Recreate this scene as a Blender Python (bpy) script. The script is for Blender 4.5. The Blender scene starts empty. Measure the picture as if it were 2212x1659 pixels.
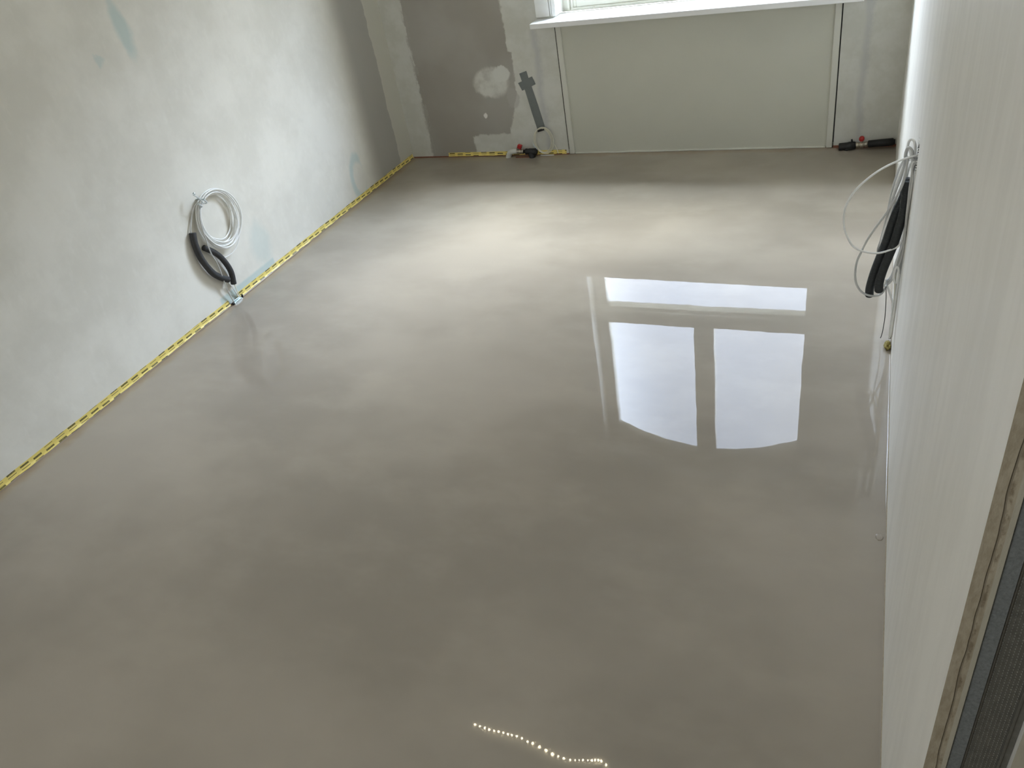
import bpy, bmesh, math, random
from mathutils import Vector, Matrix, Euler, noise
random.seed(7)
C = bpy.context.scene.collection
S = bpy.context.scene

# ------------------------------------------------------------------ camera
CAM_H = 1.65
FPX = 1691.3
ROT = (0.96265, 0.15888, 0.37974)
cd = bpy.data.cameras.new('camera')
cam = bpy.data.objects.new('camera', cd); C.objects.link(cam)
cam.location = (0, 0, CAM_H); cam.rotation_mode = 'XYZ'; cam.rotation_euler = ROT
cd.sensor_fit = 'HORIZONTAL'; cd.sensor_width = 36; cd.lens = FPX / 2212 * 36
cd.clip_start = 0.01
S.camera = cam

# ------------------------------------------------------------------ view
S.view_settings.view_transform = 'Standard'
S.view_settings.look = 'None'
S.view_settings.gamma = 1
S.view_settings.use_curve_mapping = False
S.view_settings.exposure = 0.50
S.cycles.use_denoising = True
S.cycles.use_adaptive_sampling = False
S.cycles.max_bounces = 10
S.cycles.diffuse_bounces = 6
S.cycles.sample_clamp_indirect = 8

# ------------------------------------------------------------------ overcast sky
SKY = 7.3
W = bpy.data.worlds.new('world'); S.world = W; W.use_nodes = True
nt = W.node_tree; nt.nodes.clear()
wo = nt.nodes.new('ShaderNodeOutputWorld'); bg = nt.nodes.new('ShaderNodeBackground')
tc = nt.nodes.new('ShaderNodeTexCoord'); nz = nt.nodes.new('ShaderNodeTexNoise')
nz.inputs['Scale'].default_value = 3.0; nz.inputs['Detail'].default_value = 4; nz.inputs['Roughness'].default_value = .45
cr = nt.nodes.new('ShaderNodeValToRGB')
cr.color_ramp.elements[0].position = .3; cr.color_ramp.elements[0].color = (.60, .76, 1.10, 1)
cr.color_ramp.elements[1].position = .7; cr.color_ramp.elements[1].color = (.86, .94, 1.10, 1)
nt.links.new(tc.outputs['Generated'], nz.inputs['Vector']); nt.links.new(nz.outputs['Fac'], cr.inputs['Fac'])
# overcast luminance rises towards the zenith; below ~20 degrees stand the houses across the street
sx = nt.nodes.new('ShaderNodeSeparateXYZ'); nt.links.new(tc.outputs['Generated'], sx.inputs[0])
er = nt.nodes.new('ShaderNodeValToRGB'); el = er.color_ramp.elements
el[0].position = .0; el[0].color = (.13, .125, .115, 1); el[1].position = 1.0; el[1].color = (3.1, 2.9, 2.5, 1)
for p_, v_ in ((.33, .17), (.39, .80), (.55, 1.0), (.66, 1.08), (.80, 2.3)):
    e_ = el.new(p_); e_.color = (v_*(1 if v_ < 2 else 1.06), v_, v_*(1 if v_ < 2 else .88), 1)
nt.links.new(sx.outputs[2], er.inputs['Fac'])
mu = nt.nodes.new('ShaderNodeMix'); mu.data_type = 'RGBA'; mu.blend_type = 'MULTIPLY'; mu.inputs[0].default_value = 1
nt.links.new(cr.outputs['Color'], mu.inputs[6]); nt.links.new(er.outputs['Color'], mu.inputs[7])
# the veiled sun brightens the cloud to the right of the window
SUN_AZ, SUN_EL, SUN_GAIN = math.radians(46), math.radians(41), 6.6
dp = nt.nodes.new('ShaderNodeVectorMath'); dp.operation = 'DOT_PRODUCT'
dp.inputs[1].default_value = (math.sin(SUN_AZ)*math.cos(SUN_EL), math.cos(SUN_AZ)*math.cos(SUN_EL), math.sin(SUN_EL))
nt.links.new(tc.outputs['Generated'], dp.inputs[0])
sr = nt.nodes.new('ShaderNodeMapRange'); sr.interpolation_type = 'SMOOTHSTEP'
sr.inputs[1].default_value = .80; sr.inputs[2].default_value = .97; sr.inputs[3].default_value = 1; sr.inputs[4].default_value = 1+SUN_GAIN
nt.links.new(dp.outputs['Value'], sr.inputs[0])
# added bright sky lobe to the left, to lift the right wall
dq = nt.nodes.new('ShaderNodeVectorMath'); dq.operation = 'DOT_PRODUCT'
dq.inputs[1].default_value = (-math.sin(math.radians(58))*math.cos(math.radians(32)), math.cos(math.radians(58))*math.cos(math.radians(32)), math.sin(math.radians(32)))
nt.links.new(tc.outputs['Generated'], dq.inputs[0])
s2 = nt.nodes.new('ShaderNodeMapRange'); s2.interpolation_type = 'SMOOTHSTEP'
s2.inputs[1].default_value = .80; s2.inputs[2].default_value = .95; s2.inputs[3].default_value = 0; s2.inputs[4].default_value = 4.2
nt.links.new(dq.outputs['Value'], s2.inputs[0])
ad = nt.nodes.new('ShaderNodeMath'); ad.operation = 'ADD'
nt.links.new(sr.outputs[0], ad.inputs[0]); nt.links.new(s2.outputs[0], ad.inputs[1])
ad2 = nt.nodes.new('ShaderNodeMath'); ad2.operation = 'SUBTRACT'; ad2.inputs[1].default_value = 1.0
nt.links.new(ad.outputs[0], ad2.inputs[0])
ti = nt.nodes.new('ShaderNodeVectorMath'); ti.operation = 'MULTIPLY_ADD'       # both bright lobes are warmer
ti.inputs[1].default_value = (1.05, 1.0, .895); ti.inputs[2].default_value = (1, 1, 1)
nt.links.new(ad2.outputs[0], ti.inputs[0])
mv = nt.nodes.new('ShaderNodeVectorMath'); mv.operation = 'MULTIPLY'
nt.links.new(mu.outputs[2], mv.inputs[0]); nt.links.new(ti.outputs[0], mv.inputs[1])
nt.links.new(mv.outputs[0], bg.inputs['Color']); bg.inputs['Strength'].default_value = SKY
nt.links.new(bg.outputs['Background'], wo.inputs['Surface'])

# daylight portal in the window opening (guides sampling of the sky, adds no light)
ld = bpy.data.lights.new('window_portal', 'AREA'); ld.shape = 'RECTANGLE'; ld.size = 1.5; ld.size_y = 2.0
ld.cycles.is_portal = True
lo = bpy.data.objects.new('window_portal', ld); C.objects.link(lo)
lo.location = (-0.98, 5.12, 1.9); lo.rotation_euler = (math.radians(-90), 0, 0)

# added fill light in the hallway behind the camera, no opening there
HALL_W = 20.0
hd = bpy.data.lights.new('hallway_fill', 'AREA'); hd.shape = 'RECTANGLE'; hd.size = 1.0; hd.size_y = 1.6
hd.energy = HALL_W; hd.color = (.93, .98, 1.0)
ho = bpy.data.objects.new('hallway_fill', hd); C.objects.link(ho)
ho.location = (-1.3, -1.7, 1.9); ho.rotation_euler = (math.radians(90), 0, 0)

# ------------------------------------------------------------------ plan
XL, XR, D = -2.816, 0.141, 4.524
YE = 0.651            # free end of the right wall
YB = -1.8             # rear wall
XH = 1.6              # far side of the hallway
CEIL = 3.15
WX0, WX1 = -1.70, -0.17

# ------------------------------------------------------------------ node helpers
class NB:
    """small node builder"""
    def __init__(s, name):
        s.m = bpy.data.materials.new(name); s.m.use_nodes = True
        s.t = s.m.node_tree; s.t.nodes.clear()
        s.out = s.t.nodes.new('ShaderNodeOutputMaterial')
        s.p = s.t.nodes.new('ShaderNodeBsdfPrincipled')
        s.t.links.new(s.p.outputs['BSDF'], s.out.inputs['Surface'])
        s.tc = s.t.nodes.new('ShaderNodeTexCoord')
    def n(s, k, **kw):
        n = s.t.nodes.new(k)
        for a, b in kw.items(): setattr(n, a, b)
        return n
    def put(s, sock, v):
        if isinstance(v, bpy.types.NodeSocket): s.t.links.new(v, sock)
        elif isinstance(v, tuple) and len(v) == 3 and sock.type == 'RGBA': sock.default_value = (*v, 1)
        else: sock.default_value = v
    def math(s, op, a, b=None, c=None, clamp=False):
        n = s.n('ShaderNodeMath', operation=op, use_clamp=clamp)
        s.put(n.inputs[0], a)
        if b is not None: s.put(n.inputs[1], b)
        if c is not None: s.put(n.inputs[2], c)
        return n.outputs[0]
    def sep(s, v):
        n = s.n('ShaderNodeSeparateXYZ'); s.put(n.inputs[0], v); return n.outputs
    def comb(s, x, y, z):
        n = s.n('ShaderNodeCombineXYZ')
        s.put(n.inputs[0], x); s.put(n.inputs[1], y); s.put(n.inputs[2], z); return n.outputs[0]
    def noise(s, vec, scale, detail=3, rough=.5, stretch=None):
        if stretch:
            m = s.n('ShaderNodeMapping'); s.put(m.inputs['Vector'], vec); m.inputs['Scale'].default_value = stretch; vec = m.outputs[0]
        n = s.n('ShaderNodeTexNoise'); s.put(n.inputs['Vector'], vec)
        n.inputs['Scale'].default_value = scale; n.inputs['Detail'].default_value = detail; n.inputs['Roughness'].default_value = rough
        return n.outputs['Fac']
    def ramp(s, f, a, b):           # smooth 0..1 between a and b
        n = s.n('ShaderNodeMapRange', interpolation_type='SMOOTHSTEP'); s.put(n.inputs[0], f)
        n.inputs[1].default_value = a; n.inputs[2].default_value = b
        n.inputs[3].default_value = 0; n.inputs[4].default_value = 1
        return n.outputs[0]
    def mix(s, f, a, b):
        n = s.n('ShaderNodeMix', data_type='RGBA'); s.put(n.inputs[0], f); s.put(n.inputs[6], a); s.put(n.inputs[7], b)
        return n.outputs[2]
    def box(s, u, v, u0, u1, v0, v1, soft=.01):
        """mask of a rectangle in (u, v) with soft sides"""
        r = s.math('MULTIPLY', s.ramp(u, u0 - soft, u0 + soft), s.math('SUBTRACT', 1.0, s.ramp(u, u1 - soft, u1 + soft)))
        q = s.math('MULTIPLY', s.ramp(v, v0 - soft, v0 + soft), s.math('SUBTRACT', 1.0, s.ramp(v, v1 - soft, v1 + soft)))
        return s.math('MULTIPLY', r, q)
    def bump(s, h, dist, strength=1.0):
        n = s.n('ShaderNodeBump'); s.put(n.inputs['Height'], h)
        n.inputs['Distance'].default_value = dist; n.inputs['Strength'].default_value = strength
        s.t.links.new(n.outputs['Normal'], s.p.inputs['Normal'])
    def done(s, col, rough=.5, metal=0, ior=None, spec=None):
        s.put(s.p.inputs['Base Color'], col); s.put(s.p.inputs['Roughness'], rough); s.put(s.p.inputs['Metallic'], metal)
        if ior: s.p.inputs['IOR'].default_value = ior
        if spec is not None: s.p.inputs['Specular IOR Level'].default_value = spec
        return s.m

def plain(name, col, rough=.5, metal=0, var=.06, scale=40, bump=0.0, spec=None):
    b = NB(name); o = b.tc.outputs['Object']
    f = b.noise(o, scale, 3)
    lo_ = tuple(max(0, c * (1 - var)) for c in col); hi = tuple(min(1, c * (1 + var)) for c in col)
    c = b.mix(f, lo_, hi)
    if bump: b.bump(f, bump)
    return b.done(c, rough, metal, spec=spec)

M = {}
# --- poured levelling compound, still wet
b = NB('wet_levelling_compound'); o = b.tc.outputs['Object']
f1 = b.noise(o, .9, 4, .5, (1.0, 1.3, 1)); f2 = b.noise(o, 3.2, 4, .6, (.8, 1.3, 1))
c = b.mix(b.ramp(f1, .38, .64), (.322, .284, .236), (.405, .360, .300))
c = b.mix(b.math('MULTIPLY', b.ramp(f2, .42, .75), .34), c, (.465, .418, .345))
# brown rim where the compound has thinned against the foam strips
x, y, z = b.sep(o)
wob = b.math('MULTIPLY', b.math('SUBTRACT', b.noise(o, 9, 4, .6), .5), .10)
dl = b.math('ADD', b.math('SUBTRACT', x, XL), wob); db = b.math('ADD', b.math('SUBTRACT', D, y), wob)
rim = b.math('SUBTRACT', 1.0, b.ramp(b.math('MINIMUM', dl, db), .0, .07))
c = b.mix(b.math('MULTIPLY', rim, .55), c, (.31, .22, .15))
h0 = b.math('MULTIPLY', b.noise(o, 26, 2, .5), .032)
h = b.math('ADD', b.noise(o, 2.4, 2, .45, (1.5, .55, 1)), b.math('MULTIPLY', b.noise(o, 8, 2, .4, (1.6, .8, 1)), .19))
h = b.math('ADD', h, h0)
b.bump(h, .00042)
M['floor'] = b.done(c, .002, ior=1.33)

# --- left wall: filled grey-white board with faint teal marks
b = NB('filled_plasterboard'); o = b.tc.outputs['Object']; x, y, z = b.sep(o)
f1 = b.noise(o, 3.2, 6, .62); f2 = b.noise(o, 28, 3, .55, (1, 1, .5))
c = b.mix(b.ramp(f1, .35, .65), (.71, .685, .61), (.79, .765, .69))
c = b.mix(b.math('MULTIPLY', b.ramp(f2, .55, .75), .22), c, (.85, .83, .765))
n3 = b.math('SUBTRACT', b.noise(o, 6, 4, .6), .5); n4 = b.math('SUBTRACT', b.noise(o, 13, 4, .6, (1, 1.7, 1)), .5)
yy = b.math('ADD', y, b.math('MULTIPLY', n3, .09)); zz = b.math('ADD', z, b.math('MULTIPLY', n4, .09))
def blot(cy, cz, ry, rz):
    a = b.math('DIVIDE', b.math('SUBTRACT', yy, cy), ry); d = b.math('DIVIDE', b.math('SUBTRACT', zz, cz), rz)
    return b.math('SUBTRACT', 1.0, b.ramp(b.math('SQRT', b.math('ADD', b.math('MULTIPLY', a, a), b.math('MULTIPLY', d, d))), .35, 1.0))
teal = (.50, .60, .57)
c = b.mix(b.math('MULTIPLY', blot(2.57, 1.28, .05, .16), .75), c, teal)
c = b.mix(b.math('MULTIPLY', blot(2.40, 1.20, .03, .03), .5), c, teal)
# c-shaped teal smear low down near the corner
a = b.math('DIVIDE', b.math('SUBTRACT', y, 3.865), .085); d = b.math('DIVIDE', b.math('SUBTRACT', z, .125), .13)
rr = b.math('SQRT', b.math('ADD', b.math('MULTIPLY', a, a), b.math('MULTIPLY', d, d)))
rr = b.math('ADD', rr, b.math('MULTIPLY', n4, .3))
arc = b.math('MULTIPLY', b.ramp(rr, .6, .85), b.math('SUBTRACT', 1.0, b.ramp(rr, 1.0, 1.3)))
arc = b.math('MULTIPLY', arc, b.math('SUBTRACT', 1.0, b.ramp(a, .3, .7)))
c = b.mix(b.math('MULTIPLY', arc, .7), c, teal)
# bare teal board along the foot, from the cable exit onwards, and a fainter patch above it
c = b.mix(b.math('MULTIPLY', b.box(y, b.math('ADD', z, b.math('MULTIPLY', n3, .015)), 2.49, 2.93, -.1, .062, .008), .8), c, teal)
c = b.mix(b.math('MULTIPLY', blot(2.88, .17, .10, .16), .4), c, teal)
# soft shade near the window painted into the colour, then the corner's filler band
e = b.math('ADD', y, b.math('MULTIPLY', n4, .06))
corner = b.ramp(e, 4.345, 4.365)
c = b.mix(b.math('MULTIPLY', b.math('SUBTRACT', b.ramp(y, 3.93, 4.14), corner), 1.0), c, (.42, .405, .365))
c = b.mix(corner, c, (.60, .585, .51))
b.bump(b.math('ADD', f2, b.math('MULTIPLY', b.ramp(e, 4.06, 4.10), .5)), .0006)
M['wall_left'] = b.done(c, .75, spec=.3)

# --- window wall: old grey-brown paint between bands of pale filler
b = NB('patched_plaster'); o = b.tc.outputs['Object']; x, y, z = b.sep(o)
n1 = b.math('SUBTRACT', b.noise(o, 9, 5, .65), .5); n2 = b.math('SUBTRACT', b.noise(o, 22, 5, .7, (1, 1, .5)), .5)
xx = b.math('ADD', x, b.math('ADD', b.math('MULTIPLY', n1, .06), b.math('MULTIPLY', n2, .035)))
zz = b.math('ADD', z, b.math('ADD', b.math('MULTIPLY', n2, .05), b.math('MULTIPLY', n1, .05)))
pale = b.mix(b.ramp(n1, -.15, .15), (.58, .575, .515), (.64, .635, .585))
old = b.mix(b.ramp(b.noise(o, 2.5, 3), .35, .65), (.35, .325, .285), (.395, .375, .335))
xs = b.math('ADD', xx, b.math('MULTIPLY', b.math('MAXIMUM', b.math('SUBTRACT', .38, z), 0.0), .36))
xs = b.math('ADD', xs, b.math('MULTIPLY', b.ramp(zz, .62, .63), .022))
g = b.math('MULTIPLY', b.box(xx, zz, -2.66, 1.0, -1, 4, .006), b.math('SUBTRACT', 1.0, b.ramp(xs, -1.996, -1.984)))
low = b.box(xx, zz, -2.335, -1.9, -.5, .135, .008)
g = b.math('MULTIPLY', g, b.math('SUBTRACT', 1.0, low))
c = b.mix(g, pale, old)
def blot2(cx, cz, rx, rz, a=.75, e=1.0):
    p = b.math('DIVIDE', b.math('SUBTRACT', xx, cx), rx); q = b.math('DIVIDE', b.math('SUBTRACT', zz, cz), rz)
    return b.math('SUBTRACT', 1.0, b.ramp(b.math('SQRT', b.math('ADD', b.math('MULTIPLY', p, p), b.math('MULTIPLY', q, q))), a, e))
sm = b.ramp(b.noise(o, 14, 4, .6), .3, .62)
c = b.mix(b.math('MULTIPLY', blot2(-2.15, .455, .13, .105), b.math('ADD', .45, b.math('MULTIPLY', sm, .5))), c, (.66, .655, .60))
c = b.mix(blot2(-2.075, .505, .065, .05), c, (.67, .67, .62))
c = b.mix(b.math('MULTIPLY', blot2(-2.225, .262, .016, .02, .6, 1.0), 1.0), c, (.85, .83, .79))
c = b.mix(b.math('MULTIPLY', blot2(-2.02, .36, .05, .07), .6), c, (.45, .435, .40))
c = b.mix(b.math('MULTIPLY', b.box(xx, z, -1.845, -1.81, -.1, .74, .02), .55), c, (.44, .445, .46))
c = b.mix(b.math('MULTIPLY', b.box(xx, z, -.065, -.035, -.1, 2.2, .015), .5), c, (.44, .445, .455))
c = b.mix(b.math('MULTIPLY', b.box(xx, z, -2.67, -2.635, -.1, 2.2, .006), b.math('MULTIPLY', b.ramp(n2, -.02, .08), .6)), c, (.42, .40, .36))
b.bump(b.math('ADD', n1, b.math('MULTIPLY', g, -.6)), .0008)
M['wall_back'] = b.done(c, .8, spec=.25)

# --- right wall: pale filled board with vertical trowel streaks
b = NB('streaked_plasterboard'); o = b.tc.outputs['Object']
f1 = b.noise(o, 7, 4, .6, (1, 1.6, .35)); f2 = b.noise(o, 40, 3, .6, (1, 1.3, .12))
c = b.mix(b.ramp(f1, .35, .65), (.82, .80, .75), (.88, .86, .81))
c = b.mix(b.math('MULTIPLY', b.ramp(f2, .5, .75), .25), c, (.91, .90, .86))
b.bump(f2, .0004)
M['wall_right'] = b.done(c, .5, spec=.75)

# --- sawn plasterboard edge
b = NB('plasterboard_cut_edge'); o = b.tc.outputs['Object']; x, y, z = b.sep(o)
f1 = b.noise(o, 90, 5, .7, (1, 1, .35)); f2 = b.noise(o, 8, 3)
c = b.mix(b.ramp(f1, .3, .7), (.34, .285, .20), (.46, .40, .30))
c = b.mix(b.math('MULTIPLY', b.ramp(f2, .5, .7), .4), c, (.52, .475, .38))
crack = b.math('ADD', x, b.math('MULTIPLY', b.math('SUBTRACT', b.noise(o, 6, 3, .6, (1, 1, .8)), .5), .012))
cm = b.box(crack, z, XR + .0118, XR + .0136, -1, 4, .0006)
cm2 = b.math('MULTIPLY', b.box(crack, z, XR + .0136, XR + .0175, -1, 4, .001), b.ramp(b.noise(o, 60, 4, .7, (1, 1, .5)), .45, .6))
c = b.mix(b.math('MULTIPLY', cm, b.math('ADD', .15, b.math('MULTIPLY', f1, .6))), c, (.07, .05, .03)); c = b.mix(b.math('MULTIPLY', cm2, .6), c, (.12, .085, .045))
c = b.mix(b.math('MULTIPLY', b.ramp(x, XR + .0185, XR + .0195), .7), c, (.50, .475, .39))
b.bump(b.math('SUBTRACT', f1, cm), .0012)
M['cut_edge'] = b.done(c, .9, spec=.2)

# --- dimpled galvanised stud
b = NB('dimpled_galvanised_steel'); o = b.tc.outputs['Object']; x, y, z = b.sep(o)
f1 = b.noise(o, 120, 3)
c = b.mix(f1, (.15, .145, .125), (.25, .245, .215))
b.bump(f1, .0003)
M['stud'] = b.done(c, .5, .55)
M['felt'] = plain('grey_sealing_felt', (.19, .20, .195), .95, 0, .35, 260, .0015)

M['ceiling'] = plain('ceiling_plaster', (.74, .72, .67), .8, 0, .05, 3)
M['hall'] = plain('hall_plaster', (.55, .52, .46), .8, 0, .08, 2.5)
M['outside'] = plain('facade_render', (.40, .39, .37), .9, 0, .08, 6)
M['cream'] = plain('cream_window_paint', (.66, .66, .59), .38, 0, .03, 12, .0002)
M['sill'] = plain('white_sill_lacquer', (.80, .80, .79), .28, 0, .02, 12)
M['panel'] = plain('cream_panel_paint', (.56, .555, .475), .62, 0, .045, 3.0, .0004)
M['batten'] = plain('cream_batten_paint', (.62, .615, .545), .6, 0, .04, 8, .0003)
M['dark_gap'] = plain('dark_joint', (.02, .02, .018), .9)
M['bead'] = plain('white_metal_bead', (.84, .84, .80), .4, 0, .04, 20)
M['cable'] = plain('white_pvc_cable', (.86, .86, .83), .38, 0, .05, 60)
M['cable_grey'] = plain('grey_pvc_cable', (.56, .56, .54), .4, 0, .06, 60)
M['cable_cream'] = plain('cream_pvc_cable', (.78, .75, .62), .4, 0, .05, 60)
M['foam'] = plain('dark_grey_pipe_foam', (.045, .045, .045), .85, 0, .25, 120, .0008)
M['conduit'] = plain('black_corrugated_conduit', (.022, .025, .025), .5, 0, .2, 60)
M['black'] = plain('black_rubber', (.012, .012, .012), .6, 0, .2, 60)
M['tie'] = plain('clear_cable_tie', (.62, .66, .66), .3, 0, .05, 80)
M['zinc'] = plain('zinc_plate', (.55, .62, .62), .28, .85, .1, 90)
M['brass'] = plain('nickel_valve_body', (.42, .38, .31), .3, .8, .15, 90)
M['pipe_white'] = plain('white_plastic_pipe', (.60, .60, .55), .45, 0, .05, 60)
M['red'] = plain('red_valve_handle', (.42, .02, .018), .4, 0, .1, 60)
M['duct'] = plain('grey_duct_tape', (.16, .175, .17), .45, 0, .08, 60, .0004)
M['foam_strip'] = plain('brown_foam_strip', (.22, .085, .05), .9, 0, .3, 50, .0008)
M['yellow_foam'] = plain('yellow_foam_lump', (.26, .21, .05), .8, 0, .4, 120, .002)
M['pale_mortar'] = plain('pale_levelling_splash', (.50, .47, .40), .3, 0, .1, 60)

# clear pane: fresnel mirror over see-through
m = bpy.data.materials.new('window_glass'); m.use_nodes = True; t = m.node_tree; t.nodes.clear()
o_ = t.nodes.new('ShaderNodeOutputMaterial'); mx = t.nodes.new('ShaderNodeMixShader')
tr = t.nodes.new('ShaderNodeBsdfTransparent'); gl = t.nodes.new('ShaderNodeBsdfGlossy'); fr = t.nodes.new('ShaderNodeFresnel')
tr.inputs[0].default_value = (.95, .97, .96, 1); gl.inputs['Roughness'].default_value = 0.0; fr.inputs[0].default_value = 1.5
t.links.new(fr.outputs[0], mx.inputs[0]); t.links.new(tr.outputs[0], mx.inputs[1]); t.links.new(gl.outputs[0], mx.inputs[2])
t.links.new(mx.outputs[0], o_.inputs[0]); M['glass'] = m

# light-emitting diode
m = bpy.data.materials.new('lit_diode'); m.use_nodes = True; t = m.node_tree; t.nodes.clear()
o_ = t.nodes.new('ShaderNodeOutputMaterial'); em = t.nodes.new('ShaderNodeEmission')
em.inputs[0].default_value = (1, .86, .58, 1); em.inputs[1].default_value = 48
t.links.new(em.outputs[0], o_.inputs[0]); M['diode'] = m

# --- yellow warning tape printed with staggered black word blocks (u, v in metres)
b = NB('printed_yellow_tape'); u, v, _ = b.sep(b.tc.outputs['UV'])
COL, ROW = .058, .027
col = b.math('FLOOR', b.math('DIVIDE', u, COL)); fu = b.math('FRACT', b.math('DIVIDE', u, COL))
vs = b.math('FRACT', b.math('ADD', b.math('DIVIDE', v, ROW), b.math('MULTIPLY', col, -.21)))
inu = b.math('MULTIPLY', b.math('GREATER_THAN', fu, .14), b.math('LESS_THAN', fu, .80))
thick = b.math('MULTIPLY', b.math('GREATER_THAN', vs, .08), b.math('LESS_THAN', vs, .35))
thin = b.math('MULTIPLY', b.math('GREATER_THAN', vs, .60), b.math('LESS_THAN', vs, .69))
letters = b.math('GREATER_THAN', b.noise(b.comb(u, v, 0.0), 420, 1, .5), .40)
thick = b.math('MULTIPLY', thick, b.math('ADD', .45, b.math('MULTIPLY', letters, .45)))
ink = b.math('MULTIPLY', inu, b.math('MAXIMUM', thick, b.math('MULTIPLY', thin, .85)))
yel = b.mix(b.noise(b.comb(u, v, 0.0), 22, 3), (.78, .63, .15), (.88, .72, .24))
c = b.mix(ink, yel, (.04, .035, .015))
M['tape'] = b.done(c, .42)

# ------------------------------------------------------------------ mesh helpers
def link(name, bm, mat, parent=None, smooth=False, bevel=0):
    me = bpy.data.meshes.new(name); bm.normal_update(); bm.to_mesh(me); bm.free()
    for mm in (mat if isinstance(mat, (list, tuple)) else [mat]): me.materials.append(M[mm])
    if smooth:
        for p in me.polygons: p.use_smooth = True
    o = bpy.data.objects.new(name, me); C.objects.link(o)
    if parent: o.parent = parent; o.matrix_parent_inverse = Matrix.Translation(-parent.location)
    if bevel:
        md = o.modifiers.new('bevel', 'BEVEL'); md.width = bevel; md.segments = 3; md.limit_method = 'ANGLE'
    return o
def box(bm, x0, x1, y0, y1, z0, z1, mi=0):
    vs = [bm.verts.new(p) for p in [(x0,y0,z0),(x1,y0,z0),(x1,y1,z0),(x0,y1,z0),(x0,y0,z1),(x1,y0,z1),(x1,y1,z1),(x0,y1,z1)]]
    fs = []
    for q in ((0,3,2,1),(4,5,6,7),(0,1,5,4),(1,2,6,5),(2,3,7,6),(3,0,4,7)):
        f = bm.faces.new([vs[i] for i in q]); f.material_index = mi; fs.append(f)
    return fs
def smooth_path(pts, n=8):
    P = [Vector(p) for p in pts]
    if len(P) < 3: return P
    P = [P[0]*2-P[1]] + P + [P[-1]*2-P[-2]]; out = []
    for i in range(1, len(P)-2):
        a, b_, c_, d = P[i-1:i+3]
        for k in range(n):
            t = k/n
            out.append(.5*((2*b_)+(c_-a)*t+(2*a-5*b_+4*c_-d)*t*t+(3*b_-a-3*c_+d)*t**3))
    out.append(P[-2]); return out
def sweep(bm, path, rad, seg=10, closed=False, cap=True):
    """tube along a list of points; rad is a number or a function of the index"""
    n = len(path); r_of = rad if callable(rad) else (lambda i: rad)
    T = []
    for i in range(n):
        a = path[i-1] if (closed or i > 0) else path[i]; b_ = path[(i+1) % n] if (closed or i < n-1) else path[i]
        T.append((b_-a).normalized())
    up = Vector((0,0,1)) if abs(T[0].z) < .9 else Vector((1,0,0))
    N = T[0].cross(up).normalized(); rings = []
    for i in range(n):
        N = (N - T[i]*N.dot(T[i])).normalized(); B = T[i].cross(N)
        rings.append([bm.verts.new(path[i] + (N*math.cos(2*math.pi*k/seg)+B*math.sin(2*math.pi*k/seg))*r_of(i)) for k in range(seg)])
    for i in range(n if closed else n-1):
        A, Bq = rings[i], rings[(i+1) % n]
        for k in range(seg): bm.faces.new((A[k], A[(k+1)%seg], Bq[(k+1)%seg], Bq[k]))
    if cap and not closed:
        bm.faces.new(rings[0][::-1]); bm.faces.new(rings[-1])
def tube(name, pts, r, mat, parent=None, n=8, seg=10):
    bm = bmesh.new(); sweep(bm, smooth_path(pts, n), r, seg); return link(name, bm, mat, parent, True)
def lathe(bm, p0, p1, prof, seg=20):
    """surface of revolution: prof = [(t 0..1 along the axis, radius)]"""
    p0, p1 = Vector(p0), Vector(p1); ax = (p1-p0).normalized()
    up = Vector((0,0,1)) if abs(ax.z) < .9 else Vector((1,0,0)); N = ax.cross(up).normalized(); B = ax.cross(N)
    rings = [[bm.verts.new(p0+(p1-p0)*t+(N*math.cos(2*math.pi*k/seg)+B*math.sin(2*math.pi*k/seg))*r) for k in range(seg)] for t, r in prof]
    for A, Bq in zip(rings, rings[1:]):
        for k in range(seg): bm.faces.new((A[k], A[(k+1)%seg], Bq[(k+1)%seg], Bq[k]))
    bm.faces.new(rings[0][::-1]); bm.faces.new(rings[-1])
def hexprof(bm, p0, p1, r): lathe(bm, p0, p1, [(0, r*.92), (.1, r), (.9, r), (1, r*.92)], 6)
def tag(o, label, cat, group=None):
    o['label'] = label; o['category'] = cat
    if group: o['group'] = group
    return o
def thing(name, loc, label, cat, group=None):
    o = bpy.data.objects.new(name, None); C.objects.link(o); o.location = loc; o.empty_display_size = .05
    return tag(o, label, cat, group)
def struct(o): o['kind'] = 'structure'; return o

# a pixel of the photograph turned into a point on a world plane (axis 0/1/2 = value)
RM = Euler(ROT, 'XYZ').to_matrix()
def at(u, v, ax, val):
    d = RM @ Vector(((u-1106)/FPX, -(v-829.5)/FPX, -1)); o_ = Vector((0, 0, CAM_H))
    return o_ + d*((val-o_[ax])/d[ax])

# ================================================================== the room
bm = bmesh.new()        # floor with a low meniscus where the liquid meets both long walls
box(bm, XL-.1, XH+.1, YB-.1, D+.15, -.12, 0)
struct(link('floor', bm, 'floor'))
def meniscus(x, sx, y0, y1):
    bm = bmesh.new(); ny = int((y1-y0)/.02); rows = []
    for i in range(ny+1):
        y = y0+(y1-y0)*i/ny; R = .0045*(1+.35*noise.noise(Vector((x*3, y*7, 0)))) ; row = []
        for k in range(7):
            a = math.pi/2*k/6
            row.append(bm.verts.new((x+sx*(R-R*math.sin(a)), y, .0002+R-R*math.cos(a))))
        rows.append(row)
    for A, B in zip(rows, rows[1:]):
        for k in range(6): bm.faces.new((A[k], A[k+1], B[k+1], B[k]) if sx > 0 else (A[k], B[k], B[k+1], A[k+1]))
    return bm

bm = bmesh.new(); box(bm, XL-.15, XL, YB-.1, D+.1, -.1, CEIL)
struct(link('wall_left', bm, 'wall_left'))

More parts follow.
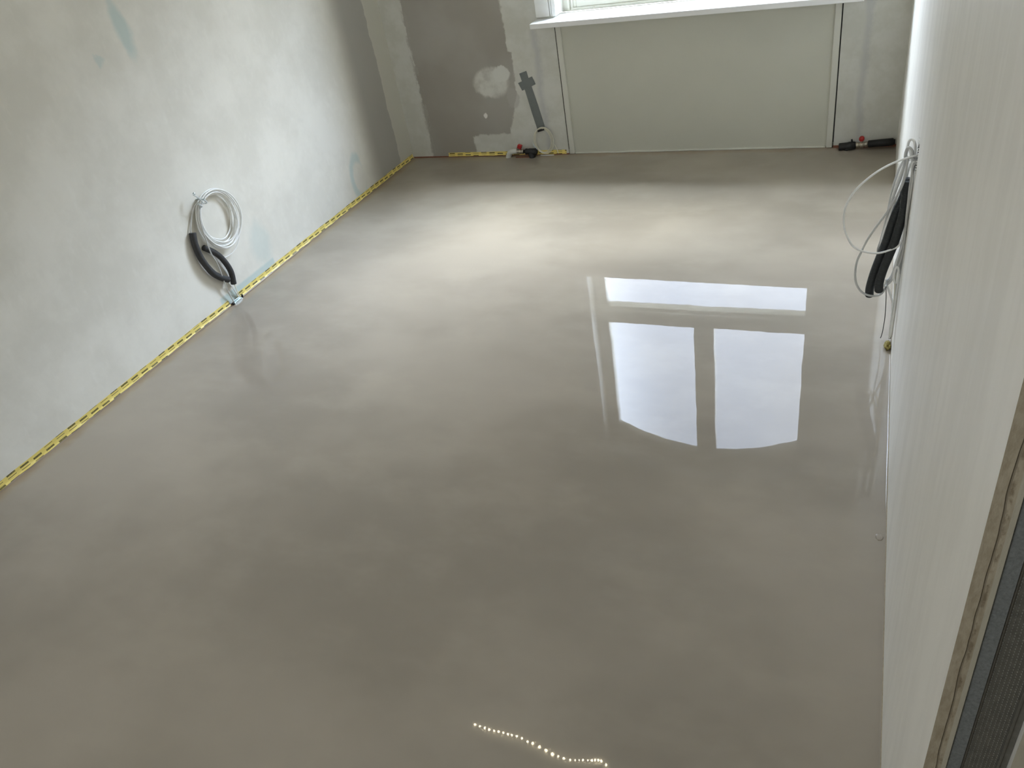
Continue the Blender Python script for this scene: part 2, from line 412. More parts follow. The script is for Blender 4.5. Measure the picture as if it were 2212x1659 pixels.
# right wall: two boards, a socket hole cut through them, stud cavity behind
HY0, HY1, HZ0, HZ1 = 2.515, 2.575, .645, .735
XB = XR+.0242
bm = bmesh.new()
def rw(y0, y1, z0, z1): box(bm, XR, XB, y0, y1, z0, z1)
rw(YE, HY0, -.1, CEIL); rw(HY1, D+.1, -.1, CEIL); rw(HY0, HY1, -.1, HZ0); rw(HY0, HY1, HZ1, CEIL)
for f in bm.faces:
    if abs(f.calc_center_median().y-YE) < 1e-4: f.material_index = 1
bm2 = [(XB+.0655, XB+.0895, YE, D+.1)]
for x0, x1, y0, y1 in bm2:
    fs = box(bm, x0, x1, y0, y1, -.1, CEIL); fs[2].material_index = 1
struct(link('wall_right', bm, ['wall_right', 'cut_edge']))

# rear wall, hallway walls, ceiling
bm = bmesh.new(); box(bm, XL-.1, XH+.1, YB-.12, YB, -.1, CEIL); struct(link('wall_rear', bm, 'hall'))
bm = bmesh.new(); box(bm, XH, XH+.12, YB-.1, YE+1.2, -.1, CEIL); box(bm, XB+.0895, XH+.1, YE+1.2, YE+1.3, -.1, CEIL)
struct(link('wall_hallway', bm, 'hall'))
bm = bmesh.new(); box(bm, XL-.1, XH+.1, YB-.1, D+.15, CEIL, CEIL+.12); struct(link('ceiling', bm, 'ceiling'))

# window wall: opening with a segmental arch
def arch_z(x, x0, x1, spring, crown):
    t = (x-(x0+x1)/2)/((x1-x0)/2); return spring+(crown-spring)*(1-t*t)
def arch_block(bm, x0, x1, y0, y1, spring, crown, top, n=20):
    lo, hi, lo2, hi2 = [], [], [], []
    for i in range(n+1):
        x = x0+(x1-x0)*i/n; z = arch_z(x, x0, x1, spring, crown)
        lo.append(bm.verts.new((x, y0, z))); hi.append(bm.verts.new((x, y0, top if not callable(top) else top(x))))
        lo2.append(bm.verts.new((x, y1, z))); hi2.append(bm.verts.new((x, y1, top if not callable(top) else top(x))))
    for i in range(n):
        bm.faces.new((lo[i], lo[i+1], hi[i+1], hi[i])); bm.faces.new((lo2[i], hi2[i], hi2[i+1], lo2[i+1]))
        bm.faces.new((lo[i], lo2[i], lo2[i+1], lo[i+1])); bm.faces.new((hi[i], hi[i+1], hi2[i+1], hi2[i]))
    bm.faces.new((lo[0], hi[0], hi2[0], lo2[0])); bm.faces.new((lo[n], lo2[n], hi2[n], hi[n]))
bm = bmesh.new()
YG = D+.126                     # front of the window frame
box(bm, XL-.1, WX0, D, YG+.07, -.1, CEIL+.1); box(bm, WX1, XB+.1, D, YG+.07, -.1, CEIL+.1)
box(bm, WX0, WX1, D+.03, YG+.07, -.1, .757)
arch_block(bm, WX0, WX1, D, YG+.07, 2.40, 2.58, CEIL+.1)
struct(link('wall_back', bm, 'wall_back'))
bm = bmesh.new()                # outer masonry leaf
OX0, OX1 = -1.80, -.235
box(bm, XL-.1, OX0, YG+.07, D+.60, -.1, CEIL+.1); box(bm, OX1, XB+.1, YG+.07, D+.60, -.1, CEIL+.1)
box(bm, OX0, OX1, YG+.07, D+.60, -.1, .74)
arch_block(bm, OX0, OX1, YG+.07, D+.60, 2.62, 2.80, CEIL+.1)
struct(link('wall_facade', bm, 'outside'))

# sill board with a horn past the reveal
bm = bmesh.new()
vs = [(-1.80, 4.402), (-.075, 4.352), (-.075, D+.0), (WX1, D), (WX1, YG), (WX0, YG), (WX0, D), (-1.80, D)]
lo_ = [bm.verts.new((x, y, .764)) for x, y in vs]; hi_ = [bm.verts.new((x, y, .792)) for x, y in vs]
bm.faces.new(lo_[::-1]); bm.faces.new(hi_)
for i in range(8): bm.faces.new((lo_[i], lo_[(i+1)%8], hi_[(i+1)%8], hi_[i]))
SILL = struct(link('trim_1', bm, 'sill', bevel=.004))

# window: frame, transom, mullion, three panes
win = bpy.data.objects.new('window_1', None); C.objects.link(win); win.location = (-.93, YG, .76); struct(win)
FX0, FX1, FB = -1.598, -.268, .885
bm = bmesh.new()
box(bm, WX0+.012, FX0, YG, YG+.065, .792, 2.44); box(bm, FX1, WX1-.012, YG, YG+.065, .792, 2.44)
box(bm, FX0, FX1, YG, YG+.065, .792, FB)
arch_block(bm, WX0+.012, WX1-.012, YG, YG+.065, 2.20, 2.43, lambda x: arch_z(x, WX0, WX1, 2.41, 2.59))
link('window_frame', bm, 'cream', win, bevel=.004)
bm = bmesh.new(); box(bm, FX0, FX1, YG-.004, YG+.068, 1.158, 1.298); box(bm, FX0, FX1, YG-.022, YG-.004, 1.185, 1.215)
link('transom', bm, 'cream', win, bevel=.004)
bm = bmesh.new(); box(bm, -.992, -.853, YG+.002, YG+.066, 1.298, 2.425); box(bm, -.935, -.908, YG-.020, YG+.002, 1.30, 2.44)
link('mullion', bm, 'cream', win, bevel=.004)
bm = bmesh.new()                # bead mouldings round the frame, seen from below in the floor
box(bm, FX0-.052, FX0-.037, YG-.012, YG, .80, 2.36); box(bm, FX0-.028, FX0-.018, YG-.008, YG, .80, 2.33)
box(bm, FX1+.03, FX1+.045, YG-.012, YG, .80, 2.36)
box(bm, FX0-.03, FX1+.03, YG-.010, YG, .795, .812)
link('frame_bead', bm, 'cream', win, bevel=.003)
for nm, x0, x1, z0, z1, ar in (('pane', FX0, FX1, FB, 1.158, 0), ('pane', FX0, -.992, 1.298, 2.3, 1), ('pane', -.853, FX1, 1.298, 2.3, 1)):
    bm = bmesh.new(); n = 12; yq = YG+.035
    lo_ = [bm.verts.new((x0+(x1-x0)*i/n, yq, z0)) for i in range(n+1)]
    hi_ = [bm.verts.new((x0+(x1-x0)*i/n, yq, z1 if not ar else arch_z(x0+(x1-x0)*i/n, WX0, WX1, 2.22, 2.44))) for i in range(n+1)]
    for i in range(n): bm.faces.new((lo_[i], lo_[i+1], hi_[i+1], hi_[i]))
    link(nm, bm, 'glass', win)
bm = bmesh.new(); cl = at(1281, 16, 1, YG-.006); box(bm, cl.x-.011, cl.x+.011, YG-.012, YG, cl.z-.008, cl.z+.008)
link('frame_clip', bm, 'cream', win, bevel=.002)

# casing and corner bead left of the reveal
bm = bmesh.new(); box(bm, WX0-.004, WX0+.022, D-.006, YG, .80, 2.42); box(bm, WX0-.012, WX0-.006, D-.008, D, .80, 2.42)
struct(link('trim_2', bm, 'bead', bevel=.004))
bm = bmesh.new(); box(bm, WX0-.10, WX0-.018, D-.007, D, .80, 2.5)
struct(link('trim_3', bm, 'bead', bevel=.003))

# panel under the sill, its side battens and the dark joints beside them
bm = bmesh.new(); box(bm, WX0+.036, WX1-.036, D+.006, D+.03, .004, .764)
struct(link('trim_4', bm, 'panel', bevel=.002))
for k, (x0, x1) in enumerate(((WX0+.006, WX0+.038), (WX1-.038, WX1-.006))):
    bm = bmesh.new(); box(bm, x0, x1, D-.007, D+.03, .002, .764)
    struct(link('trim_%d' % (5+k), bm, 'batten', bevel=.004))
bm = bmesh.new()
box(bm, WX0-.001, WX0+.006, D+.004, D+.03, .03, .764); box(bm, WX1-.006, WX1+.001, D+.004, D+.03, .03, .764)
struct(link('trim_7', bm, 'dark_gap'))
bm = bmesh.new()                # skim line of filler at the foot of the panel
pts = []
for i in range(60):
    x = WX0+.04+(WX1-WX0-.08)*i/59; pts.append(Vector((x, D+.004, .004+.003*noise.noise(Vector((x*9, 0, 0))))))
sweep(bm, pts, .006, 6); struct(link('trim_8', bm, 'batten', smooth=True))

# foam edge strips at the foot of the left and window walls
bm = bmesh.new(); box(bm, XL, XL+.006, YB, D, -.01, .006); box(bm, XL, WX0, D-.006, D, -.01, .006); box(bm, WX1+.0, XR, D-.006, D, -.01, .012)
struct(link('baseboard_left', bm, 'foam_strip'))
bm = meniscus(XR, -1, YE, D); struct(link('baseboard_right', bm, 'floor', smooth=True))
bm = meniscus(XL+.006, 1, YB, D); struct(link('trim_9', bm, 'floor', smooth=True))
bm = bmesh.new(); box(bm, XR-.0015, XR, YE, 2.2, .003, .008); struct(link('trim_10', bm, 'cut_edge'))

# metal stud standing between the boards at the open end of the right wall
st = thing('metal_stud', (XB+.033, YE+.004, 0), 'dark dimpled galvanised stud upright between the cut board edges of right wall', 'stud')
bm = bmesh.new(); X0 = XB+.0008; X1 = XB+.0650
box(bm, X0, X1, YE+.0102, YE+.0112, 0, CEIL)
box(bm, X0, X0+.001, YE+.0112, YE+.058, 0, CEIL); box(bm, X1-.001, X1, YE+.0112, YE+.058, 0, CEIL)
box(bm, X0+.0165, X0+.019, YE+.0075, YE+.0102, 0, CEIL); box(bm, X1-.011, X1-.008, YE+.0065, YE+.0102, 0, CEIL)
link('web', bm, 'stud', st, bevel=.0006)
bm = bmesh.new(); box(bm, X0, X0+.0155, YE+.004, YE+.0102, 0, CEIL); link('sealing_strip', bm, 'felt', st)
bm = bmesh.new(); cols = 8; zz0, zz1 = .55, 1.75      # rows of pressed dimples
for i in range(cols):
    x = X0+.0215+i*.0043; k = 0; zc = zz0
    while zc < zz1:
        z_ = zc+(.0024 if i % 2 else 0); r = .00125
        t_ = bm.verts.new((x, YE+.0090, z_)); q = [bm.verts.new((x+dx*r, YE+.0102, z_+dz*r*1.3)) for dx, dz in ((-1,0),(0,-1),(1,0),(0,1))]
        for a in range(4): bm.faces.new((q[a], q[(a+1)%4], t_))
        zc += .0048
dm = link('dimple_pattern', bm, 'stud', st); dm['kind'] = 'stuff'

# ================================================================== tapes
def tape(name, P, U, N, label, half=True, z0=.006, z1=.031, wav=.0025, lip=.008):
    """strip along a list of (s, point on the wall foot) with outward direction N"""
    bm = bmesh.new(); uvl = bm.loops.layers.uv.new('UVMap'); rows = []
    for s, p in P:
        w = wav*noise.noise(Vector((s*6, 3.1, 0))); w2 = wav*1.3*noise.noise(Vector((s*17, 9.1, 0)))
        prof = [(.0012, z1+w), (.0014, (z0+z1)/2), (.0022+abs(w2), z0+.004+w2), (lip+w2, z0-.001+w*.3)]
        vacc = 0; row = []; last = None
        for n_, z in prof:
            q = p+N*n_+Vector((0, 0, z))
            if last is not None: vacc += (q-last).length
            row.append((bm.verts.new(q), s, vacc)); last = q
        rows.append(row)
    for A, B in zip(rows, rows[1:]):
        for k in range(len(A)-1):
            q = [A[k], B[k], B[k+1], A[k+1]]; f = bm.faces.new([v[0] for v in q])
            for l, v in zip(f.loops, q): l[uvl].uv = (v[1], v[2])
    o = link(name, bm, 'tape'); sd = o.modifiers.new('thick', 'SOLIDIFY'); sd.thickness = .0006; sd.offset = 1
    return tag(o, label, 'tape')
def run(a, b_, step=.012):
    a, b_ = Vector(a), Vector(b_); n = max(2, int((b_-a).length/step)); L = (b_-a).length
    return [(L*i/n, a+(b_-a)*i/n) for i in range(n+1)]
NL = Vector((1, 0, 0)); NBk = Vector((0, -1, 0))
tape('warning_tape', run((XL, .7, 0), (XL, 2.535, 0)), 1, NL, 'yellow black-printed tape along foot of left wall, nearer than the cable coil')
tape('warning_tape', run((XL, 2.60, 0), (XL, D-.012, 0)), 1, NL, 'yellow black-printed tape along foot of left wall, from cable coil to corner')
tape('warning_tape', run((-2.545, D, 0), (-1.715, D, 0)), 1, NBk, 'yellow black-printed tape along foot of window wall, behind the valve', z1=.028)

# ================================================================== cable coil on the left wall
def LW(u, v, off=.012): return at(u, v, 0, XL+off)
coil = thing('cable_coil', (XL+.01, 2.585, 0), 'coil of white cable with two dark foam sleeves hanging on the left wall', 'cable')
cy, cz = 2.656, .407
ty, tz = LW(433, 434).y, LW(433, 434).z
tha = math.atan2(tz-cz, ty-cy)
bm = bmesh.new(); R0 = math.hypot(ty-cy, tz-cz)
random.seed(11)
for i in range(9):
    rb = .118+.036*(i/8-.5)+random.uniform(-.003, .003); oy, oz = random.uniform(-.007, .007), random.uniform(-.008, .008)
    el = random.uniform(.93, 1.03); pts = []
    for k in range(72):
        th = 2*math.pi*k/72; w = .5*(1-math.cos(th-tha))**1 ; w = min(1, w*1.3)
        r = (.128+(i-4)*.0028)*(1-w)+rb*w
        pts.append(Vector((XL+.014+.0042*(i % 4)+.006*math.sin(th*2+i)*w+.002*i*(w), cy+oy*w+r*math.cos(th)*(1-(1-el)*w)*.97, cz+oz*w+r*math.sin(th)*(1+.05*w))))
    sweep(bm, pts, .0034, 8, closed=True)
link('cable_loops', bm, 'cable', coil, True)
# outer stray loop and the tail across the coil to the floor
stray = [LW(*p, .02) for p in ((500,452),(512,476),(517,500),(515,520),(507,540),(494,552),(480,558),(472,560))]
tube('cable_tail', stray, .0022, 'cable', coil)
down = [LW(*p, o_) for *p, o_ in ((430,440,.03),(432,470,.035),(436,490,.038),(444,515,.042),(455,545,.045),(470,571,.04),(483,605,.03),(492,628,.02),(504,650,.012))]
down.append(Vector((down[-1].x+.002, down[-1].y+.003, -.004)))
tube('cable_tail', down, .0029, 'cable_grey', coil)
up_ = [LW(*p, o_) for *p, o_ in ((428,436,.03),(419,448,.014),(414,470,.008),(412,490,.010),(413,505,.012))]
s1 = [LW(*p, o_) for *p, o_ in ((416,503,.015),(421,527,.018),(431,552,.02),(443,571,.022),(460,590,.022),(478,600,.022),(493,604,.022))]
tube('foam_sleeve', s1, .0155, 'foam', coil, 8, 14)
s2 = [LW(*p, o_) for *p, o_ in ((440,535,.018),(462,545,.022),(477,556,.024),(491,573,.024),(500,590,.022),(505,613,.018))]
tube('foam_sleeve', s2, .0138, 'foam', coil, 8, 14)
tube('cable_tail', up_+[LW(416, 512, .015)], .0029, 'cable_grey', coil)
e1 = [LW(*p, o_) for *p, o_ in ((490,603,.022),(500,618,.02),(508,630,.014),(515,640,.008))]
e1.append(Vector((e1[-1].x+.001, e1[-1].y, -.004))); tube('cable_tail', e1, .0029, 'cable', coil)
e2 = [LW(*p, o_) for *p, o_ in ((505,611,.018),(510,624,.015),(517,638,.009))]
e2.append(Vector((e2[-1].x+.001, e2[-1].y, -.004))); tube('cable_tail', e2, .0024, 'cable_cream', coil)
bm = bmesh.new()
a_, b2 = LW(417, 420, .045), LW(440, 440, .045)
sweep(bm, smooth_path([a_, a_.lerp(b2, .5)+Vector((.008, 0, 0)), b2], 6), .0032, 6)
rg = [Vector((XL+.022+.020*math.cos(t_), ty+(math.sin(t_))*.018*.75, tz-(math.sin(t_))*.018)) for t_ in [2*math.pi*k/20 for k in range(20)]]
sweep(bm, rg, .0032, 6, closed=True)
p_ = LW(428, 440, .04); sweep(bm, [p_, p_+Vector((.002, .012, -.02))], .006, 6)
link('cable_tie', bm, 'tie', coil, True)
bm = bmesh.new(); k_ = LW(418, 420, .04); sweep(bm, [k_, k_+Vector((.002, .006, .004))], .006, 8); link('tie_head', bm, 'zinc', coil, True)
bm = bmesh.new()                # hook the coil hangs from
sweep(bm, [Vector((XL, ty-.012, tz+.012)), Vector((XL+.052, ty-.012, tz+.014)), Vector((XL+.056, ty-.012, tz+.022))], .0025, 8)
link('hook', bm, 'zinc', coil, True)

# little zinc bracket where the cables leave the floor
br = thing('pipe_clip', (XL+.03, 2.565, 0), 'small zinc clip on the floor edge under the left cable coil', 'clip')
bm = bmesh.new(); q = at(512, 648, 2, .006); 
box(bm, XL+.008, XL+.020, q.y-.030, q.y+.030, -.002, .004); box(bm, XL+.008, XL+.010, q.y-.030, q.y+.030, .004, .014); box(bm, XL+.020, XL+.022, q.y-.022, q.y+.022, -.002, .010)
link('clip_plate', bm, 'zinc', br, bevel=.001)
bm = bmesh.new(); sweep(bm, [Vector((XL+.012, q.y+.036, 0)), Vector((XL+.014, q.y+.038, .016))], .005, 8)
link('grommet', bm, 'black', br, True); bm = bmesh.new(); sweep(bm, [Vector((XL+.014, q.y-.036, 0)), Vector((XL+.014, q.y-.038, .010))], .006, 8); link('grommet', bm, 'black', br, True)

# ================================================================== window wall fittings
def BW(u, v, off=.004): return at(u, v, 1, D-off)
def flat(name, px, mat, parent, off=.0005, th=.0012):
    bm = bmesh.new(); a = [bm.verts.new(BW(u, v, off)) for u, v in px]; b_ = [bm.verts.new(BW(u, v, off+th)) for u, v in px]; n = len(px)
    bm.faces.new(a); bm.faces.new(b_[::-1])
    for i in range(n): bm.faces.new((a[i], b_[i], b_[(i+1)%n], a[(i+1)%n]))
    bmesh.ops.recalc_face_normals(bm, faces=bm.faces)
    return link(name, bm, mat, parent)
dt = thing('duct_tape', tuple(BW(1170, 282, 0)), 'grey duct tape stuck as a leaning cross on the window wall', 'tape')
flat('long_strip', [(1121.5,159),(1137,153),(1141.5,168),(1148.5,187),(1162,226),(1176,270),(1160,277),(1149,244),(1134,195),(1126,172)], 'duct', dt)
flat('cross_strip', [(1119,179.5),(1149,165),(1157,182),(1128,196)], 'duct', dt, .0018)
flat('folded_end', [(1160,277),(1176,270),(1177,279.5),(1161,282)], 'duct', dt, .004, .004)
bm = bmesh.new(); sweep(bm, [BW(1162, 283.5, .010), BW(1176, 279, .010)], .006, 8); link('dark_core', bm, 'black', dt, True)

rc = thing('cable_ring', tuple(BW(1178, 330, .02)), 'ring of cream cable held by grey duct tape above the valve', 'cable')
bm = bmesh.new(); c0 = BW(1174.5, 304, .012); rx = .058; rz = .079
for i in range(3):
    rr_ = 1+.115*(i-1)
    pts = [Vector((c0.x+rx*rr_*math.cos(t_)+.003*(i-1), D-.010-.004*i-.003*math.sin(2*t_+i), c0.z+.002+rz*(1+.055*(i-1))*math.sin(t_))) for t_ in [2*math.pi*k/56 for k in range(56)]]
    sweep(bm, pts, .0024, 8, closed=True)
link('cable_loops', bm, 'cable_cream', rc, True)
tube('cable_tail', [BW(1198, 312, .012), BW(1203, 322, .014), BW(1206, 331, .012)], .0025, 'cable_cream', rc)
bm = bmesh.new(); sweep(bm, [BW(1152, 312, .022), BW(1160, 322, .03)], .0035, 6); sweep(bm, [BW(1151, 307, .02), BW(1154, 318, .03)], .002, 6)
link('cable_tie', bm, 'tie', rc, True)

# left valve: white elbow from the floor, nickel body, red handle, dark sleeve
def valve(loc, label): return thing('ball_valve', loc, label, 'valve', None)
YV = D-.035
def V(u, v, y=YV): return at(u, v, 1, y)
lv = valve(tuple(V(1130, 345)), 'red-handled valve with a white elbow pipe below the grey tape cross')
e = [Vector((V(1099, 345).x, YV, -.01)), V(1099, 338), V(1102, 330), V(1108, 327), V(1117, 326)]
tube('elbow_pipe', e, lambda i: .0175, 'pipe_white', lv, 8, 16)
bm = bmesh.new(); a_, b2 = V(1115, 327), V(1131, 327)
lathe(bm, a_, b2, [(0,.014),(.12,.0155),(.25,.0155),(.3,.012),(.45,.0165),(.6,.0165),(.7,.012),(.78,.0155),(1,.0155)], 20)
sweep(bm, [V(1123, 324), V(1123, 318)], .005, 10); link('valve_body', bm, 'brass', lv, True)
bm = bmesh.new(); h0 = V(1122.5, 316.5, YV-.002)
box(bm, h0.x-.0135, h0.x+.0135, h0.y-.012, h0.y+.012, h0.z-.013, h0.z+.012); 
bmesh.ops.rotate(bm, verts=bm.verts, cent=h0, matrix=Matrix.Rotation(math.radians(22), 3, 'Y')); link('handle', bm, 'red', lv, bevel=.004)
bm = bmesh.new(); a_, b2 = V(1131, 327), V(1160, 328)
lathe(bm, a_, b2, [(0,.010),(.15,.010),(.16,.018),(.25,.019),(.3,.016),(.45,.020),(.9,.022),(1,.014)], 18)
sweep(bm, smooth_path([V(1146, 331, YV-.004), V(1150, 336, YV-.006), Vector((V(1151, 340).x, YV-.01, -.005))], 5), .020, 14)
link('insulation_sleeve', bm, 'black', lv, True)
bm = bmesh.new(); a_ = Vector((V(1131,338).x, YV-.012, .001)); box(bm, a_.x-.05, a_.x+.05, a_.y, a_.y+.012, -.002, .004); link('pipe_stub', bm, 'foam_strip', lv, bevel=.002)
bm = bmesh.new(); a_ = V(1183, 338, D-.03); sweep(bm, [Vector((a_.x-.05, D-.02, .003)), Vector((a_.x+.04, D-.02, .003))], .003, 8); link('wall_cable', bm, 'cable', lv, True)

# right valve
rv = valve(tuple(V(1840, 318)), 'red-knobbed valve on a black insulated pipe at the right corner')
YV2 = D-.035
bm = bmesh.new(); lathe(bm, V(1812, 318), V(1849, 314), [(0,.018),(.04,.021),(.5,.021),(.6,.023),(.95,.020),(1,.012)], 18)
sweep(bm, smooth_path([V(1828, 318, YV-.004), V(1829, 324, YV-.006), Vector((V(1830, 326).x, YV-.008, -.006))], 5), .016, 12)
sweep(bm, [V(1841, 310), V(1840, 301)], .0045, 8); link('insulation_sleeve', bm, 'black', rv, True)
bm = bmesh.new(); lathe(bm, V(1847, 313.5), V(1876, 311), [(0,.011),(.1,.0135),(.3,.0135),(.32,.010),(.4,.0155),(.62,.0155),(.68,.010),(.72,.0135),(1,.0135)], 18)
sweep(bm, [V(1861.5, 309), V(1861.5, 304)], .006, 10); link('valve_body', bm, 'brass', rv, True)
bm = bmesh.new(); k0 = V(1861.5, 300, YV-.010); lathe(bm, k0+Vector((0,.012,0)), k0-Vector((0,.008,0)), [(0,.010),(.15,.0135),(.8,.0135),(.9,.011),(1,.009)], 20)
link('handle', bm, 'red', rv, True)
bm = bmesh.new(); lathe(bm, V(1875, 311), V(1934, 306), [(0,.013),(.01,.0185),(.5,.0195),(.93,.0195),(.94,.014),(1,.014)], 18)
link('insulated_pipe', bm, 'black', rv, True)

# ================================================================== cables from the right wall
YC = 2.575
def RW(u, v, y=YC, mx=XR-.0042):
    p = at(u, v, 1, y); p.x = min(p.x, mx); return p
sb = thing('socket_box', (XR, (HY0+HY1)/2, HZ0), 'dark socket hole cut in the right wall where the cables come out', 'box')
bm = bmesh.new()
box(bm, XB-.001, XB+.0005, HY0, HY1, HZ0, HZ1); e_ = .0012
box(bm, XR+.001, XB, HY0, HY0+e_, HZ0, HZ1); box(bm, XR+.001, XB, HY1-e_, HY1, HZ0, HZ1); box(bm, XR+.001, XB, HY0, HY1, HZ0, HZ0+e_); box(bm, XR+.001, XB, HY0, HY1, HZ1-e_, HZ1)
link('box_lining', bm, 'black', sb)
bm = bmesh.new(); random.seed(5)
for k in range(46):
    t_ = k/46*4; s_ = int(t_); f_ = t_-s_
    y_, z_ = [(HY0, HZ0+(HZ1-HZ0)*f_), (HY0+(HY1-HY0)*f_, HZ1), (HY1, HZ1-(HZ1-HZ0)*f_), (HY1-(HY1-HY0)*f_, HZ0)][s_]
    r_ = random.uniform(.001, .0028); ico = bmesh.ops.create_icosphere(bm, subdivisions=1, radius=r_, matrix=Matrix.Translation((XR-.0006, y_, z_)))
link('ragged_rim', bm, 'bead', sb)

cb = thing('cable_bundle', (XR-.01, YC, 0), 'bundle of grey-white cables hanging from the hole in the right wall', 'cable')
IN = Vector((XR+.012, HY0+.03, .70))
def cab(pts, r=.0034, mat='cable', y=YC, name='cable', into=True, y1=None):
    n = len(pts); P = [RW(u, v, y if y1 is None else y+(y1-y)*i/(n-1)) for i, (u, v) in enumerate(pts)]
    if into: P = [Vector((XR+.014, P[0].y*.3+IN.y*.7, P[0].z))]+P
    tube(name, P, r, mat, cb, 7, 10)
cab([(1979,336),(1960,341),(1930.5,352),(1903,366),(1881,381),(1861,398),(1845,415),(1829,441),(1823,464),(1823,490),(1829,509),(1841.6,531),(1863,542.5),(1894,547),(1923,540),(1941,531),(1950,512),(1958,480),(1966,440)], .0032, 'cable', 2.535, y1=2.56)
cab([(1966,340),(1961,348),(1955,380),(1946,407),(1919,454),(1893,490),(1873,519),(1860,545),(1851,565),(1847,594),(1851,616),(1863,632),(1883,639),(1901,636.5),(1912,623),(1927,594),(1938,560),(1950,520),(1958,470)], .0035, 'cable_grey', 2.545, y1=2.58)
cab([(1977,345),(1977,320),(1975,306),(1969,301),(1963,307),(1960,322),(1957,340),(1958,362),(1949,396),(1934,432),(1921,466),(1910,500),(1900,536)], .0036, 'cable', 2.545, y1=2.60)
cab([(1974,345),(1971,326),(1965,319),(1959,322),(1955,335),(1954,352),(1947,382),(1934,414),(1923,445),(1914,478),(1905,512)], .0036, 'cable_grey', 2.54, y1=2.60)
cab([(1972,352),(1965,322),(1961,324),(1957,336),(1952,356),(1941,384),(1932,410),(1925,436)], .0034, 'cable', 2.55, y1=2.60)
cab([(1962,338),(1951,349),(1942,366),(1929,403),(1922,436),(1916,465),(1910,490),(1903,517),(1896,540),(1899,560)], .0034, 'cable_grey', 2.60, into=False)
cab([(1965,345),(1953,352),(1947,375),(1934,405),(1927,440),(1919,470),(1912,495),(1905,522)], .0032, 'cable_grey', 2.62, into=False)
cab([(1972,352),(1970,385),(1967,410),(1962,445),(1958,472),(1954,509),(1949,530),(1937,563),(1927,594),(1917,608),(1917,618),(1923,636),(1927.5,654),(1926.6,681),(1923,708),(1921,731)], .0036, 'cable', 2.540, y1=2.595)
cab([(1976,352),(1974,400),(1970,440),(1966,480),(1961,520),(1952,560),(1944,590),(1938,612),(1935,645),(1931,681),(1927,712),(1924,731)], .0036, 'cable_grey', 2.545, y1=2.60)
cab([(1978,352),(1977,400),(1975,440),(1972,480),(1968,520),(1960,560),(1950,592),(1940,612),(1936,650),(1932,690),(1927,728)], .0034, 'cable', 2.575)
cab([(1975,356),(1966,400),(1961,445),(1957,480),(1957,520),(1950,550),(1938,580),(1925,606),(1915,616)], .0034, 'cable_grey', 2.54, y1=2.565)
cab([(1975,352),(1972,380),(1969,420),(1962,460),(1955,500),(1947,540),(1940,570),(1934,600),(1932,645),(1929,681),(1925,717),(1923,730)], .0034, 'cable_cream', 2.60)
cab([(1977,350),(1976,390),(1972,430),(1966,468),(1962,505),(1957,535),(1949,570),(1941,600),(1937,640),(1933,685),(1928,722)], .0034, 'cable', 2.605)
cab([(1974,356),(1971,400),(1965,440),(1958,478),(1950,515),(1943,548),(1934,578),(1922,602)], .0034, 'cable_grey', 2.61)
cab([(1972,350),(1964,362),(1958,385),(1951,408),(1940,432),(1929,462),(1921,492)], .0034, 'cable', 2.61)
cab([(1914,619),(1914,645),(1912,681),(1908,708),(1905,722),(1902,730)], .0013, 'black', 2.56, 'thin_wire', False, 2.605)
cab([(1933,612),(1930,600),(1933,583),(1938,577),(1941,585),(1939,605),(1937,612)], .0034, 'cable', 2.54, 'cable_end', False)
cab([(1971,500),(1970,510)], .0036, 'black', 2.553, 'black_band', False)
bm = bmesh.new(); q = RW(1915, 611, 2.56)
sweep(bm, [q+Vector((.006*math.cos(t_)+.012*0, .02*math.cos(t_), .010*math.sin(t_))) for t_ in [2*math.pi*k/14 for k in range(14)]], .0022, 6, closed=True)
sweep(bm, [q, q+Vector((-.004, -.01, .016))], .002, 6); link('cable_tie', bm, 'tie', cb, True)

def conduit(px, r, y, y1, label):
    n = len(px); path = smooth_path([RW(u, v, y+(y1-y)*i/(n-1), XR-r-.002) for i, (u, v) in enumerate(px)], 34)
    L = [0]
    for a, b_ in zip(path, path[1:]): L.append(L[-1]+(b_-a).length)
    # resample so that each corrugation gets four rings
    step = .0011; out = []; j = 0; s = 0
    while s < L[-1]:
        while L[j+1] < s: j += 1
        out.append(path[j].lerp(path[j+1], (s-L[j])/max(1e-9, L[j+1]-L[j]))); s += step
    bm = bmesh.new(); sweep(bm, out, lambda i: (r if i % 4 in (1, 2) else r*.91)*(1 if i < len(out)-9 else max(.25, math.sqrt(max(0, 1-((i-len(out)+9)/9)**2)))), 18)
    o = link('corrugated_conduit', bm, 'conduit', None, True); return tag(o, label, 'conduit')
conduit([(1966,385),(1960,403),(1952,424),(1939,452),(1926,487),(1917,516),(1902,553),(1888,590),(1879,622),(1878,642)], .0140, 2.600, 2.585, 'black corrugated conduit among right wall cables, the longer one on the left')
conduit([(1971,392),(1967,408),(1960,430),(1951,460),(1941,495),(1932,524),(1920,553),(1908,582),(1900,608),(1898,632)], .0140, 2.575, 2.56, 'black corrugated conduit among right wall cables, the shorter one against the wall')

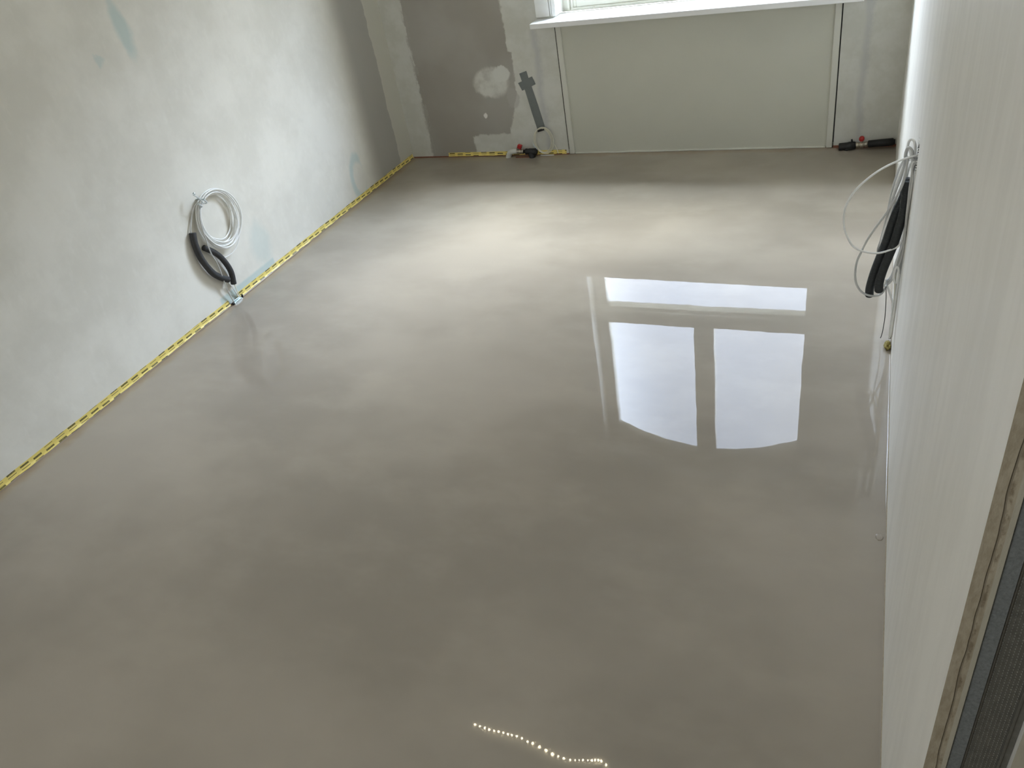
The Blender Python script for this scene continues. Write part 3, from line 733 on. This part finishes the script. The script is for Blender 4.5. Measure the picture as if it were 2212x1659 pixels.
# yellow foam lump at the foot
bm = bmesh.new(); bmesh.ops.create_icosphere(bm, subdivisions=3, radius=1)
q = at(1917, 745, 2, .012)
for v in bm.verts:
    n_ = noise.noise(v.co*2.3+Vector((5, 1, 2)))*.7+.9; v.co = Vector((XR-.012+v.co.x*.012*n_, q.y+v.co.y*.026*n_, .009+v.co.z*.011*n_))
tag(link('foam_lump', bm, 'yellow_foam', None, True), 'small yellow foam lump on floor under the right wall cables', 'foam')

# splash of compound further along the same edge
bm = bmesh.new(); bmesh.ops.create_icosphere(bm, subdivisions=3, radius=1); q = at(1899, 1161, 2, 0)
for v in bm.verts:
    n_ = noise.noise(v.co*1.9+Vector((3, 0, 0)))*.35+1; v.co = Vector((q.x+v.co.x*.010*n_, q.y+v.co.y*.012*n_, v.co.z*.0016+.0002))
tag(link('compound_splash', bm, 'floor', None, True), 'small wet bump of compound on floor beside the right wall', 'splash')

# ================================================================== string of diodes on the ceiling, mirrored by the wet floor
px = [(1026.5,1564.5),(1036.5,1568.5),(1047,1572),(1056,1575),(1066,1577.5),(1075.5,1580),(1085.5,1582.5),(1096,1585.5),(1105,1587.5),(1114.5,1590),(1125,1594),(1137.5,1601),(1150,1605.5),(1165,1613.5),(1180.5,1621),(1194.5,1629),(1207,1634),(1219,1638),(1231,1640.5),(1242,1641.5),(1251.5,1642),(1261,1642.5),(1270,1643),(1278.5,1643),(1286,1642.5),(1293,1643),(1299,1644.5),(1309.5,1651.5)]
def mirror(u, v, z):
    p = at(u, v, 2, 0.0); d = p-Vector((0, 0, CAM_H)); d.z = -d.z; return p+d*(z/d.z)
ZL = CEIL-.012
P = [mirror(u, v, ZL) for u, v in px]
ls = thing('light_string', (P[0].x, P[0].y, CEIL), 'string of warm diodes on the ceiling, seen mirrored as dots in the wet floor', 'light')
tube('light_wire', [p+Vector((0, 0, .008)) for p in P], .002, 'black', ls, 3, 8)
for i, p in enumerate(P):
    bm = bmesh.new(); r_ = .0075*(1.3 if 12 <= i <= 15 else 1)*(.75 if i in (19, 20, 22) else 1)
    bmesh.ops.create_icosphere(bm, subdivisions=2, radius=r_, matrix=Matrix.Translation(p)); link('diode', bm, 'diode', ls, True)
